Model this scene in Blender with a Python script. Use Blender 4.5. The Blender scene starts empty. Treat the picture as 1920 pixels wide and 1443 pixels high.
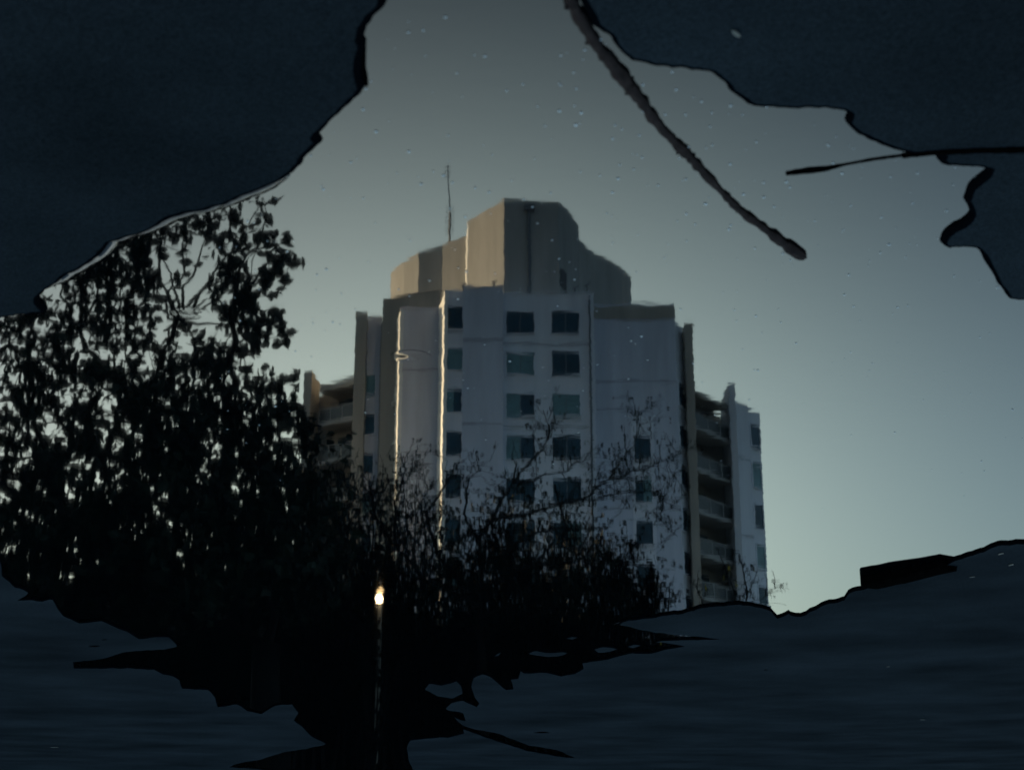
import bpy, bmesh, math, random
from mathutils import Vector, Matrix, noise as mn
R = math.radians
random.seed(7)
S = bpy.context.scene
COL = S.collection

# ------------------------------------------------------------------ camera
# A camera held upside down, 40 cm above a puddle, looking down at the water:
# the tower and the trees stand beyond the puddle and are seen as its reflection.
F, CX, CY, TH, H = 2900.0, 960.0, 721.5, R(17.0), 0.40
cT, sT = math.cos(TH), math.sin(TH)
cam = bpy.data.cameras.new('camera'); cam_o = bpy.data.objects.new('camera', cam); COL.objects.link(cam_o)
cam.sensor_width = 36; cam.lens = F / 1920 * 36; cam.clip_start = 0.01; cam.clip_end = 3000
cam_o.matrix_world = Matrix(((1, 0, 0, 0), (0, sT, cT, 0), (0, -cT, sT, H), (0, 0, 0, 1)))
cam.dof.use_dof = True; cam.dof.focus_distance = 4.2; cam.dof.aperture_fstop = 22.0
S.camera = cam_o

# ------------------------------------------------------------------ sky, sun, exposure
SUN_EL, SUN_B = R(12.0), R(36.0)          # low sun behind the tower, to the left
sd = Vector((-math.cos(SUN_B) * math.cos(SUN_EL), -math.sin(SUN_B) * math.cos(SUN_EL), math.sin(SUN_EL)))
w = bpy.data.worlds.new('World'); S.world = w; w.use_nodes = True
nt = w.node_tree; bg = nt.nodes['Background']
sky = nt.nodes.new('ShaderNodeTexSky'); sky.sky_type = 'NISHITA'; sky.sun_disc = False
sky.sun_elevation = SUN_EL; sky.sun_rotation = math.atan2(sd.x, sd.y)
sky.air_density = 1.0; sky.dust_density = 3.5; sky.ozone_density = 2.0
hs = nt.nodes.new('ShaderNodeHueSaturation'); hs.inputs['Saturation'].default_value = 0.84
gm_ = nt.nodes.new('ShaderNodeGamma'); gm_.inputs[1].default_value = 0.9
tn = nt.nodes.new('ShaderNodeMix'); tn.data_type = 'RGBA'; tn.blend_type = 'MULTIPLY'; tn.inputs[0].default_value = 1; tn.inputs[7].default_value = (.96, 1.02, .89, 1)
nt.links.new(sky.outputs[0], gm_.inputs[0]); nt.links.new(gm_.outputs[0], hs.inputs['Color']); nt.links.new(hs.outputs[0], tn.inputs[6]); 
# evening glow low in the sky ahead, left of the tower
gtc = nt.nodes.new('ShaderNodeTexCoord'); gd = nt.nodes.new('ShaderNodeVectorMath'); gd.operation = 'DOT_PRODUCT'
gl_dir = Vector((.0, -.955, .30)).normalized(); gd.inputs[1].default_value = gl_dir
nt.links.new(gtc.outputs['Generated'], gd.inputs[0])
gx = nt.nodes.new('ShaderNodeMath'); gx.operation = 'MAXIMUM'; gx.inputs[1].default_value = 0; nt.links.new(gd.outputs['Value'], gx.inputs[0])
gp_ = nt.nodes.new('ShaderNodeMath'); gp_.operation = 'POWER'; gp_.inputs[1].default_value = 28; nt.links.new(gx.outputs[0], gp_.inputs[0])
gm2 = nt.nodes.new('ShaderNodeMix'); gm2.data_type = 'RGBA'; gm2.inputs[6].default_value = (.87, .99, 1.15, 1); gm2.inputs[7].default_value = (2.55, 2.46, 2.18, 1)
nt.links.new(gp_.outputs[0], gm2.inputs[0])
gm3 = nt.nodes.new('ShaderNodeMix'); gm3.data_type = 'RGBA'; gm3.blend_type = 'MULTIPLY'; gm3.inputs[0].default_value = 1
nt.links.new(tn.outputs[2], gm3.inputs[6]); nt.links.new(gm2.outputs[2], gm3.inputs[7]); nt.links.new(gm3.outputs[2], bg.inputs[0])
bg.inputs[1].default_value = 0.06
sl = bpy.data.lights.new('sun', 'SUN'); sl.energy = 2.9; sl.angle = R(0.5); sl.color = (1.0, 0.76, 0.45)
so = bpy.data.objects.new('sun', sl); COL.objects.link(so); so.rotation_euler = sd.to_track_quat('Z', 'Y').to_euler()
S.view_settings.view_transform = 'Standard'; S.view_settings.look = 'None'
S.view_settings.exposure = 3.5; S.view_settings.gamma = 1.0
S.render.engine = 'CYCLES'

# ------------------------------------------------------------------ helpers
def pt(u, v, D):
    "point at depth D seen (in the water) at photo pixel u, v -> X, D, Z"
    a, b = (u - CX) / F, (CY - v) / F
    t = D / (cT - b * sT)
    return a * t, D, (sT + b * cT) * t - H
def pz(u, v, z):
    a, b = (u - CX) / F, (CY - v) / F
    t = (z + H) / (sT + b * cT)
    return a * t, (cT - b * sT) * t, z
def gp(u, v):
    x, d, z = pz(u, v, 0.0)
    return Vector((x, -d))
def xz(u, D, z):
    b = math.tan(math.atan2(z + H, D) - TH)
    return (u - CX) / F * D / (cT - b * sT)
def zv(v, D):
    return pt(CX, v, D)[2]
def W(x, d, z): return Vector((x, -d, z))

class MB:
    def __init__(s): s.v = []; s.f = []; s.m = []
    def face(s, pts, m=0):
        i = len(s.v); s.v += [tuple(p) for p in pts]; s.f.append(tuple(range(i, i + len(pts)))); s.m.append(m)
    def prism(s, plan, z0, z1, m=0):
        "plan: world xy list"
        n = len(plan); i = len(s.v)
        s.v += [(p[0], p[1], z0) for p in plan] + [(p[0], p[1], z1) for p in plan]
        for k in range(n):
            l = (k + 1) % n; s.f.append((i + k, i + l, i + n + l, i + n + k)); s.m.append(m)
        s.f.append(tuple(range(i + n - 1, i - 1, -1))); s.m.append(m)
        s.f.append(tuple(range(i + n, i + 2 * n))); s.m.append(m)
    def slab(s, p0, p1, z0, z1, n, d0, d1, m=0):
        "box along plan segment p0-p1 (Vector2), from d0 to d1 along normal n"
        s.prism([p0 + n * d0, p1 + n * d0, p1 + n * d1, p0 + n * d1], z0, z1, m)
    def tube(s, pts, rad, n=6, m=0, cap=True):
        rings = []
        for k, p in enumerate(pts):
            a = pts[max(k - 1, 0)]; b = pts[min(k + 1, len(pts) - 1)]
            t = (b - a).normalized() if (b - a).length > 1e-9 else Vector((0, 0, 1))
            x = t.cross(Vector((0.13, 0.2, 1)) if abs(t.z) < .9 else Vector((1, .1, 0))).normalized(); y = t.cross(x)
            r = rad[k] if isinstance(rad, (list, tuple)) else rad
            i = len(s.v)
            for j in range(n):
                q = 2 * math.pi * j / n
                s.v.append(tuple(p + (x * math.cos(q) + y * math.sin(q)) * r))
            rings.append(i)
        for i, j in zip(rings, rings[1:]):
            for k in range(n):
                l = (k + 1) % n; s.f.append((i + k, i + l, j + l, j + k)); s.m.append(m)
        if cap:
            s.f.append(tuple(range(rings[0], rings[0] + n))); s.m.append(m)
            s.f.append(tuple(range(rings[-1] + n - 1, rings[-1] - 1, -1))); s.m.append(m)
    def build(s, name, mats, parent=None, smooth=False, fix=True):
        me = bpy.data.meshes.new(name); me.from_pydata(s.v, [], s.f); me.update()
        if not isinstance(mats, (list, tuple)): mats = [mats]
        for m in mats: me.materials.append(m)
        for p, k in zip(me.polygons, s.m): p.material_index = k; p.use_smooth = smooth
        if fix:
            bm = bmesh.new(); bm.from_mesh(me); bmesh.ops.recalc_face_normals(bm, faces=bm.faces); bm.to_mesh(me); bm.free()
        o = bpy.data.objects.new(name, me); COL.objects.link(o)
        if parent: o.parent = parent; o.matrix_parent_inverse = parent.matrix_world.inverted()
        return o
def tag(o, label=None, cat=None, group=None, kind=None):
    if label: o['label'] = label
    if cat: o['category'] = cat
    if group: o['group'] = group
    if kind: o['kind'] = kind
    return o
def empty(name, loc):
    o = bpy.data.objects.new(name, None); o.location = loc; o.empty_display_size = .2; COL.objects.link(o)
    o.matrix_world = Matrix.Translation(loc); return o

# ------------------------------------------------------------------ materials
def mat(name, col, rough=.6, spec=.5, var=0.0, scale=3.0, stretch=None, bump=0.0, bscale=40.0, metal=0.0, col2=None, coord='Object', ior=None):
    m = bpy.data.materials.new(name); m.use_nodes = True; t = m.node_tree; b = t.nodes['Principled BSDF']
    b.inputs['Base Color'].default_value = (*col, 1); b.inputs['Roughness'].default_value = rough
    b.inputs['Specular IOR Level'].default_value = spec; b.inputs['Metallic'].default_value = metal
    if ior: b.inputs['IOR'].default_value = ior
    tc = t.nodes.new('ShaderNodeTexCoord')
    if var or col2:
        n = t.nodes.new('ShaderNodeTexNoise'); n.inputs['Scale'].default_value = scale; n.inputs['Detail'].default_value = 6
        n.inputs['Roughness'].default_value = .65
        if stretch:
            mp = t.nodes.new('ShaderNodeMapping'); mp.inputs['Scale'].default_value = stretch
            t.links.new(tc.outputs[coord], mp.inputs[0]); t.links.new(mp.outputs[0], n.inputs['Vector'])
        else: t.links.new(tc.outputs[coord], n.inputs['Vector'])
        r = t.nodes.new('ShaderNodeValToRGB'); r.color_ramp.elements[0].position = .32; r.color_ramp.elements[1].position = .7
        c2 = col2 or tuple(min(1, c * (1 + var)) for c in col); c1 = tuple(c * (1 - var) for c in col) if var else col
        r.color_ramp.elements[0].color = (*c1, 1); r.color_ramp.elements[1].color = (*c2, 1)
        t.links.new(n.outputs[0], r.inputs[0]); t.links.new(r.outputs[0], b.inputs['Base Color'])
    if bump:
        n2 = t.nodes.new('ShaderNodeTexNoise'); n2.inputs['Scale'].default_value = bscale; n2.inputs['Detail'].default_value = 5
        t.links.new(tc.outputs[coord], n2.inputs['Vector'])
        bp = t.nodes.new('ShaderNodeBump'); bp.inputs['Strength'].default_value = 1; bp.inputs['Distance'].default_value = bump
        t.links.new(n2.outputs[0], bp.inputs['Height']); t.links.new(bp.outputs[0], b.inputs['Normal'])
    return m
M_asphalt = mat('wet_asphalt', (.0078, .0106, .0124), .55, .0)
_t = M_asphalt.node_tree; _b = _t.nodes['Principled BSDF']; _tc = _t.nodes['Texture Coordinate']
def _noise(sc, det, lo, hi, rgh=.6):
    n = _t.nodes.new('ShaderNodeTexNoise'); n.inputs['Scale'].default_value = sc; n.inputs['Detail'].default_value = det; n.inputs['Roughness'].default_value = rgh
    _t.links.new(_tc.outputs['Object'], n.inputs['Vector'])
    m = _t.nodes.new('ShaderNodeMapRange'); m.inputs['From Min'].default_value = .3; m.inputs['From Max'].default_value = .7; m.inputs['To Min'].default_value = lo; m.inputs['To Max'].default_value = hi
    _t.links.new(n.outputs[0], m.inputs['Value']); return m.outputs[0]
def _mul(a, b):
    m = _t.nodes.new('ShaderNodeMath'); m.operation = 'MULTIPLY'; _t.links.new(a, m.inputs[0]); _t.links.new(b, m.inputs[1]); return m.outputs[0]
_f = _mul(_noise(2.6, 3.5, .62, 1.36), _noise(700, 2, .55, 1.45))
_x = _t.nodes.new('ShaderNodeVectorMath'); _x.operation = 'SCALE'; _x.inputs[0].default_value = (.0078, .0106, .0124); _t.links.new(_f, _x.inputs['Scale'])
_t.links.new(_x.outputs[0], _b.inputs['Base Color'])
_bp = _t.nodes.new('ShaderNodeBump'); _bp.inputs['Distance'].default_value = .0003; _bp.inputs['Strength'].default_value = 1
M_rim = mat('dark_reflection_rim', (.0008, .0012, .0018), .8, .0)  # dark reflection along the water's edge, put into the rim colour
M_white = mat('pale_render', (.86, .87, .93), .8, .3, var=.10, scale=.9, stretch=(1, 1, .14))
M_grey = mat('grey_render', (.70, .72, .80), .8, .3, var=.12, scale=.9, stretch=(1, 1, .14))
M_tan = mat('tan_render', (.44, .40, .34), .8, .3, var=.15, scale=.9, stretch=(1, 1, .14))
M_pent = mat('weathered_tan_render', (.50, .49, .46), .85, .2, var=.16, scale=.7, stretch=(1, 1, .2))
M_slab = mat('balcony_concrete', (.50, .48, .45), .8, .3, var=.1, scale=2)
M_joint = mat('joint_line', (.12, .12, .13), .8, .2)
M_frame = mat('window_frame', (.18, .20, .22), .5, .4)
M_glass = mat('window_glass', (.014, .055, .085), .12, .25, var=.5, scale=.5)
M_curtain = mat('curtained_glass', (.13, .26, .28), .3, .5, var=.3, scale=1.2)
M_rail = mat('balcony_glass', (.06, .07, .07), .35, .5)
M_metal = mat('dark_metal', (.05, .05, .055), .5, .5)
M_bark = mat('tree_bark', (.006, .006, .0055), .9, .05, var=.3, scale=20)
M_stick = mat('stick_bark', (.013, .0085, .0075), .9, .05, var=.5, scale=160, bump=.0012, bscale=420)
M_wood = mat('soaked_wood', (.001, .001, .001), .9, .0, var=.4, scale=80, bump=.0008, bscale=200)
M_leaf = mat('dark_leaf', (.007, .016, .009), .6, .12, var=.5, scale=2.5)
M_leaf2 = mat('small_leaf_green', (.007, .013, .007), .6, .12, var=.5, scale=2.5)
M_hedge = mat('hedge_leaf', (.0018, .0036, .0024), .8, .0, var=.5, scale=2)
M_yellow = mat('yellow_flower', (.45, .33, .03), .6, .3)
M_fleck = mat('pale_fleck', (.34, .35, .34), .7, .1)
M_dryleaf = mat('dry_leaf', (.07, .07, .06), .7, .1, var=.3, scale=120)

def water_mat():
    m = bpy.data.materials.new('puddle_water'); m.use_nodes = True; t = m.node_tree; N = t.nodes; L = t.links
    N.remove(N['Principled BSDF']); out = N['Material Output']
    tc = N.new('ShaderNodeTexCoord')
    gl = N.new('ShaderNodeBsdfGlossy'); gl.inputs['Roughness'].default_value = 0.019
    gl.inputs['Color'].default_value = (1, 1, 1, 1)
    df = N.new('ShaderNodeBsdfDiffuse'); df.inputs['Color'].default_value = (.0004, .0007, .0009, 1)
    fr = N.new('ShaderNodeFresnel'); fr.inputs['IOR'].default_value = 1.55
    mx = N.new('ShaderNodeMixShader')
    # ripples: faint, fine ones everywhere, broader ones that come and go in patches
    n1 = N.new('ShaderNodeTexNoise'); n1.inputs['Scale'].default_value = 26; n1.inputs['Detail'].default_value = 2.5
    n2 = N.new('ShaderNodeTexNoise'); n2.inputs['Scale'].default_value = 75; n2.inputs['Detail'].default_value = 2
    n3 = N.new('ShaderNodeTexNoise'); n3.inputs['Scale'].default_value = 1.4; n3.inputs['Detail'].default_value = 1
    for n in (n1, n2, n3): L.new(tc.outputs['Object'], n.inputs['Vector'])
    a = N.new('ShaderNodeMath'); a.operation = 'MULTIPLY'; a.inputs[1].default_value = .15
    L.new(n2.outputs[0], a.inputs[0])
    b = N.new('ShaderNodeMath'); b.operation = 'ADD'; L.new(a.outputs[0], b.inputs[0]); L.new(n1.outputs[0], b.inputs[1])
    mr = N.new('ShaderNodeMapRange'); mr.inputs['From Min'].default_value = .35; mr.inputs['From Max'].default_value = .65
    mr.inputs['To Min'].default_value = .7; mr.inputs['To Max'].default_value = 1.3; L.new(n3.outputs[0], mr.inputs['Value'])
    c = N.new('ShaderNodeMath'); c.operation = 'MULTIPLY'; L.new(b.outputs[0], c.inputs[0]); L.new(mr.outputs[0], c.inputs[1])
    bp = N.new('ShaderNodeBump'); bp.inputs['Strength'].default_value = 1; bp.inputs['Distance'].default_value = 3.4e-5
    L.new(c.outputs[0], bp.inputs['Height'])
    for n in (gl, fr): L.new(bp.outputs[0], n.inputs['Normal'])
    e1 = N.new('ShaderNodeMath'); e1.operation = 'MULTIPLY'; e1.inputs[1].default_value = -4.0; L.new(fr.outputs[0], e1.inputs[0])
    e2 = N.new('ShaderNodeMath'); e2.operation = 'EXPONENT'; L.new(e1.outputs[0], e2.inputs[0])
    fm = N.new('ShaderNodeMath'); fm.operation = 'MULTIPLY_ADD'; fm.inputs[1].default_value = -.25; fm.inputs[2].default_value = .203; fm.use_clamp = True; L.new(e2.outputs[0], fm.inputs[0])
    L.new(fm.outputs[0], mx.inputs[0]); L.new(df.outputs[0], mx.inputs[1]); L.new(gl.outputs[0], mx.inputs[2])
    L.new(mx.outputs[0], out.inputs['Surface'])
    return m
M_water = water_mat()

# ------------------------------------------------------------------ shoreline (traced, then laid on the ground)
TL = [(745,-150),(735,-40),(728,0),(712,20),(692,45),(683,66),(690,74),(684,100),(682,140),(688,158),(668,180),(640,205),(620,225),(600,250),(606,260),(590,275),(572,290),(570,300),(560,310),(535,330),(500,345),(460,362),(420,378),(380,390),(340,398),(310,410),(280,428),(240,438),(212,448),(190,475),(170,488),(150,500),(120,518),(90,535),(76,552),(82,568),(90,578),(60,582),(30,586),(0,588),(-60,592),(-300,640),(-520,760),(-420,900),(-120,985)]
BL = [(-50,1005),(-10,1024),(2,1045),(8,1075),(30,1095),(55,1106),(44,1116),(36,1121),(70,1122),(100,1121),(108,1135),(120,1150),(150,1164),(190,1160),(215,1170),(240,1180),(262,1194),(290,1190),(318,1190),(334,1208),(300,1214),(240,1218),(190,1232),(138,1238),(140,1249),(240,1249),(290,1252),(306,1260),(325,1264),(338,1272),(343,1287),(390,1290),(405,1305),(410,1322),(445,1317),(465,1330),(490,1335),(515,1320),(548,1317),(560,1334),(552,1348),(572,1364),(585,1378),(612,1392),(575,1401),(530,1408),(490,1421),(440,1431),(430,1436),(500,1441),(540,1452)]
BR = [(790,1466),(775,1443),(766,1422),(762,1400),(768,1386),(800,1382),(840,1379),(869,1373),(868,1364),(930,1386),(985,1404),(1050,1416),(1077,1419),(1046,1404),(990,1394),(930,1372),(880,1362),(866,1356),(850,1342),(872,1349),(868,1334),(850,1330),(835,1326),(846,1315),(869,1310),(893,1322),(898,1316),(890,1304),(883,1285),(888,1267),(904,1261),(920,1265),(936,1278),(950,1291),(962,1290),(957,1270),(971,1269),(975,1254),(983,1259),(994,1259),(1026,1257),(1052,1264),(1077,1259),(1093,1249),(1090,1240),(1117,1236),(1140,1232),(1155,1228),(1185,1221),(1224,1221),(1241,1215),(1284,1208),(1250,1202),(1228,1200),(1250,1197),(1348,1194),(1290,1188),(1228,1182),(1160,1167),(1177,1159),(1228,1153),(1292,1142),(1322,1134),(1378,1129),(1410,1132),(1445,1141),(1459,1155),(1476,1148),(1500,1152),(1510,1147),(1527,1138),(1553,1127),(1583,1121),(1588,1108),(1605,1102),(1625,1100),(1668,1091),(1698,1076),(1758,1059),(1800,1042),(1835,1031),(1869,1018),(1920,1014),(1980,1003),(2160,960),(2300,860),(2320,700),(2150,590)]
RR = [(1980,556),(1920,557),(1887,553),(1878,539),(1859,511),(1840,478),(1826,457),(1775,457),(1761,450),(1770,431),(1808,408),(1817,394),(1805,370),(1812,347),(1840,323),(1850,309),(1817,305),(1761,302),(1751,293),(1758,287),(1740,284)]
RT = [(1700,281),(1660,270),(1639,262),(1601,244),(1583,223),(1587,206),(1578,199),(1536,195),(1489,197),(1440,193),(1395,190),(1386,180),(1362,162),(1353,145),(1329,129),(1301,124),(1231,117),(1179,105),(1156,84),(1137,59),(1104,40),(1088,8),(1078,-30),(1068,-150)]
OUTER = TL + BL + BR + RR + RT
ISL = [[(796,1289),(803,1279),(828,1281),(845,1277),(855,1273),(865,1283),(868,1297),(850,1306),(820,1302)],
       [(990,1221),(1000,1217),(1030,1220),(1058,1218),(1065,1221),(1045,1227),(1010,1227)],
       [(1060,1193),(1072,1190),(1084,1191),(1074,1195)],
       [(1113,1214),(1125,1209),(1150,1210),(1158,1213),(1140,1219),(1120,1219)],
       [(1175,1208),(1188,1205),(1202,1207),(1188,1211)],
       [(926,1226),(934,1221),(941,1220),(936,1226)]]
def refine(poly, step=7.0, amp=1.6, seed=0):
    out = []; n = len(poly)
    for i in range(n):
        p0, p1, p2, p3 = (Vector(poly[(i + k) % n]) for k in (-1, 0, 1, 2))
        L = (p2 - p1).length; k = max(1, int(L / step)) if L < 160 else 14
        for j in range(k):
            t = j / k
            cr = .5 * ((2 * p1) + (p2 - p0) * t + (2 * p0 - 5 * p1 + 4 * p2 - p3) * t * t + (-p0 + 3 * p1 - 3 * p2 + p3) * t ** 3)
            li = p1.lerp(p2, t); q = li.lerp(cr, .35 if L < 160 else 0.1)
            a = amp if q.y < 1150 else amp * .5
            q = q + Vector((mn.noise(Vector((q.x * .06, q.y * .06, seed))), mn.noise(Vector((q.x * .06, q.y * .06, seed + 9))))) * a * 2
            out.append(q)
    return out
def side_dir(P, i):
    n = len(P); t = (P[(i + 1) % n] - P[i - 1])
    t = t.normalized() if t.length > 1e-9 else Vector((1, 0))
    return Vector((t.y, -t.x))
def area2(P): return sum(P[i].x * P[(i + 1) % len(P)].y - P[(i + 1) % len(P)].x * P[i].y for i in range(len(P)))

GZ = 0.0035
from mathutils import geometry as mgeo
cv = []; ce = []; loops2 = []
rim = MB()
def shore_loop(pix, inward_is_water, seed):
    px_ = refine(pix, seed=seed)
    P = [gp(q.x, q.y) for q in px_]
    s = 1 if area2(P) > 0 else -1         # side_dir * s points outside the loop
    if not inward_is_water: s = -s
    n = len(P); base = []; E = []
    for i in range(n):
        nd = side_dir(P, i) * s           # towards the ground
        v = px_[i].y
        wd = .0034 * (1 + .45 * mn.noise(Vector((P[i].x * 30, P[i].y * 30, seed)))) if v < 700 else .0012
        E.append(P[i] + nd * wd); base.append((P[i], nd, wd, GZ * (1 if v < 900 else .6)))
    k0 = len(cv); cv.extend(E); ce.extend((k0 + i, k0 + (i + 1) % n) for i in range(n)); loops2.append(E)
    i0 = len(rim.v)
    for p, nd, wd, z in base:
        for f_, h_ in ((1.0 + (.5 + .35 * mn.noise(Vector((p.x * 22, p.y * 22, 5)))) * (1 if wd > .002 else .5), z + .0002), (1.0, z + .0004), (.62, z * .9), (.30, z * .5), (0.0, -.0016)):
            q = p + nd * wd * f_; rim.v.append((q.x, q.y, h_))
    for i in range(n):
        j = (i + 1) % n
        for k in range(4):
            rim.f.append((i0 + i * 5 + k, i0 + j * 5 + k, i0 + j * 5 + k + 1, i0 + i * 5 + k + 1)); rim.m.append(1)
shore_loop(OUTER, True, 1)
for k, I in enumerate(ISL): shore_loop(I, False, 10 + k)
BIG = 700.0
for b_ in (3.0, 30.0, BIG):
    k0 = len(cv); cy_ = -4.0 if b_ < 10 else 0.0; b2_ = 14.0 if b_ < 10 else b_
    cv += [Vector((x, y + cy_)) for x, y in ((-b_ * (3 if b_ < 10 else 1), -b2_), (b_ * (3 if b_ < 10 else 1), -b2_), (b_ * (3 if b_ < 10 else 1), b2_), (-b_ * (3 if b_ < 10 else 1), b2_))]
    ce += [(k0, k0 + 1), (k0 + 1, k0 + 2), (k0 + 2, k0 + 3), (k0 + 3, k0)]
res = mgeo.delaunay_2d_cdt(cv, ce, [], 0, 1e-7)
def inpoly(P, x, y):
    c = False; j = len(P) - 1
    for i in range(len(P)):
        a, b = P[i], P[j]
        if (a.y > y) != (b.y > y) and x < (b.x - a.x) * (y - a.y) / (b.y - a.y) + a.x: c = not c
        j = i
    return c
gm = MB(); gm.v = [(p.x, p.y, GZ) for p in res[0]]
for t_ in res[2]:
    x = sum(res[0][q].x for q in t_) / 3; y = sum(res[0][q].y for q in t_) / 3
    if inpoly(loops2[0], x, y) and not any(inpoly(L_, x, y) for L_ in loops2[1:]): continue
    gm.f.append(tuple(t_)); gm.m.append(0)
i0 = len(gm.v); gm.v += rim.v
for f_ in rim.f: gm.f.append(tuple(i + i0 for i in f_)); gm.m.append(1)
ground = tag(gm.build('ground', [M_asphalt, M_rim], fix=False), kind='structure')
wm = MB(); wm.face([(-8, -12, 0), (8, -12, 0), (8, -.15, 0), (-8, -.15, 0)])
water = tag(wm.build('puddle_water', M_water), kind='structure')

# ------------------------------------------------------------------ tower
D0 = 100.0
tower = tag(empty('apartment_tower', W(0, 110, 0)), 'tall pale apartment tower with tan stepped penthouse, balconies on both sides and dark windows', 'building')
fz = (zv(605, D0) - zv(839, D0)) / 3      # storey height
def V2(x, d): return Vector((x, -d))
def seg(u0, Da, u1, Db, z):
    return V2(xz(u0, Da, z), Da), V2(xz(u1, Db, z), Db)
def block(name, m, u0, Da, u1, Db, vtop, back=16, z0=0.0, uref=None):
    z = zv(vtop, Da); p0, p1 = seg(u0, Da, u1, Db, z)
    mb = MB(); mb.prism([p0, p1, p1 + Vector((0, -back)), p0 + Vector((0, -back))], z0, z)
    # thin coping along the front edge
    n = Vector(((p1 - p0).y, -(p1 - p0).x)).normalized()
    if n.y < 0: n = -n
    mb.slab(p0, p1, z + .003, z + .14, n, -.35, .05)
    mb.build(name, m, tower)
    return p0, p1, z, n
def facing(p0, p1):
    n = Vector(((p1 - p0).y, -(p1 - p0).x)).normalized()
    return n if n.y > 0 else -n
def window(p0, p1, n, f0, f1, z0, z1, curtain=0, mull=True, off=0.0):
    a, b = p0.lerp(p1, f0), p0.lerp(p1, f1); a = a + n * off; b = b + n * off; t = (b - a).normalized()
    fr = MB(); w_ = .07; d_ = .10
    fr.slab(a - t * w_, b + t * w_, z1, z1 + w_, n, .002, d_); fr.slab(a - t * w_, b + t * w_, z0 - w_, z0, n, .002, d_ + .04)
    fr.slab(a - t * w_, a, z0, z1, n, .002, d_); fr.slab(b, b + t * w_, z0, z1, n, .002, d_)
    f_ = fr.build('window', M_white, tower)
    if mull:
        mm = MB(); c = a.lerp(b, .5); mm.slab(c - t * .03, c + t * .03, z0, z1, n, .002, .05); mm.build('mullion', M_frame, f_)
    pm = MB()
    c = a.lerp(b, .5)
    pm.slab(a, c, z0, z1, n, .002, .02, 1 if curtain in (1, 3) else 0); pm.slab(c, b, z0, z1, n, .002, .021, 1 if curtain in (2, 3) else 0)
    pm.build('pane', [M_glass, M_curtain], f_)
def band(p0, p1, n, z, m=M_joint, h=.06, out=.02, name='joint_line'):
    mb = MB(); mb.slab(p0, p1, z, z + h, n, .002, out); mb.build(name, m, tower)

zr = [zv(605, D0) - k * fz for k in range(14)]        # window centre heights
zr = [z for z in zr if z > 1.2]
WH = zv(585, D0) - zv(626, D0); WH = WH / 2
# centre wall with two columns of windows
p0, p1, zt, n = block('wall', M_white, 943, D0, 1103, D0, 552)
cur = {(0,0):0,(0,1):0,(1,0):3,(1,1):0,(2,0):1,(2,1):3,(3,0):1,(3,1):0}
for r_, z in enumerate(zr):
    for c_, (a, b) in enumerate(((950, 1001), (1034, 1085))):
        window(p0, p1, n, (a - 943) / 160, (b - 943) / 160, z - WH, z + WH, cur.get((r_, c_), random.choice((0, 0, 1, 2))))
for r_ in (1, 3, 5, 7): band(p0, p1, n, zr[r_] + fz * .47)
# protruding blank panel
q0, q1, z2, n = block('wall', M_grey, 869, 99.2, 944, 99.2, 538)
for r_ in (1, 3, 5): band(q0, q1, n, zr[r_] + fz * .47)
# narrow window column on its left
r0, r1, z3, n = block('wall', M_white, 834, 100.2, 869, 100.2, 546)
for r_, z in enumerate(zr):
    window(r0, r1, n, .12, .97, z + .35 - WH, z + .35 + WH, (0, 3, 1, 0, 0)[r_ % 5], mull=False)
# the returning side of that bay catches the sun
def fin(ua, Da, ub, Db, vtop, m, thick=.25):
    z = zv(vtop, Da); a, b = V2(xz(ua, Da, z), Da), V2(xz(ub, Db, z), Db)
    mb = MB(); mb.prism([a, b, b + Vector((thick, 0)), a + Vector((thick, 0))], 0, z); mb.build('side_wall', m, tower); return a, b, z
M_fin = mat('sunlit_white', (.94, .92, .85), .4, .8)  # paler render for sun-facing sides, sun glint put into the colour
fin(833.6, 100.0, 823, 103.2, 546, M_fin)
# recessed grey wall further left, with tan parapet wall behind
block('wall', M_tan, 718, 106.5, 826, 104.6, 562, back=12)
s0, s1, z5, n = block('wall', M_grey, 750, 103.4, 828, 103.4, 582, back=1.1)
for r_ in (1, 3, 5, 7): band(s0, s1, n, zr[r_] + fz * .2)
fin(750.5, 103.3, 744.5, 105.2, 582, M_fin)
# small side balconies catching the sun
for k in range(2, 11):
    z = zv(735, 104) - (k - 2) * fz
    if z < 2: break
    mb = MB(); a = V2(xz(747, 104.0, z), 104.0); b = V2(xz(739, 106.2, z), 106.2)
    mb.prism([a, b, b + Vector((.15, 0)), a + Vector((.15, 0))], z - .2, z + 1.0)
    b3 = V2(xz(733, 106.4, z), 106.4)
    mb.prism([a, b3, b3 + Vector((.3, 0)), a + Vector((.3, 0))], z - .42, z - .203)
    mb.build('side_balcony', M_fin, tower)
# strip with small windows, then pier
fin(716.5, 106.6, 713.2, 108, 600, M_tan)
t0, t1, z6, n = block('wall', M_grey, 688, 107.4, 716, 107.4, 597, back=12)
for r_ in range(1, 12):
    z = zv(722, 107.4) - (r_ - 1) * fz
    if z < 1.2: break
    window(t0, t1, n, .02, .68, z - WH * .95, z + WH * .95, (0, 3, 0)[r_ % 3], mull=False)
block('pier', M_tan, 667, 106.5, 688, 106.5, 591, back=13)

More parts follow.
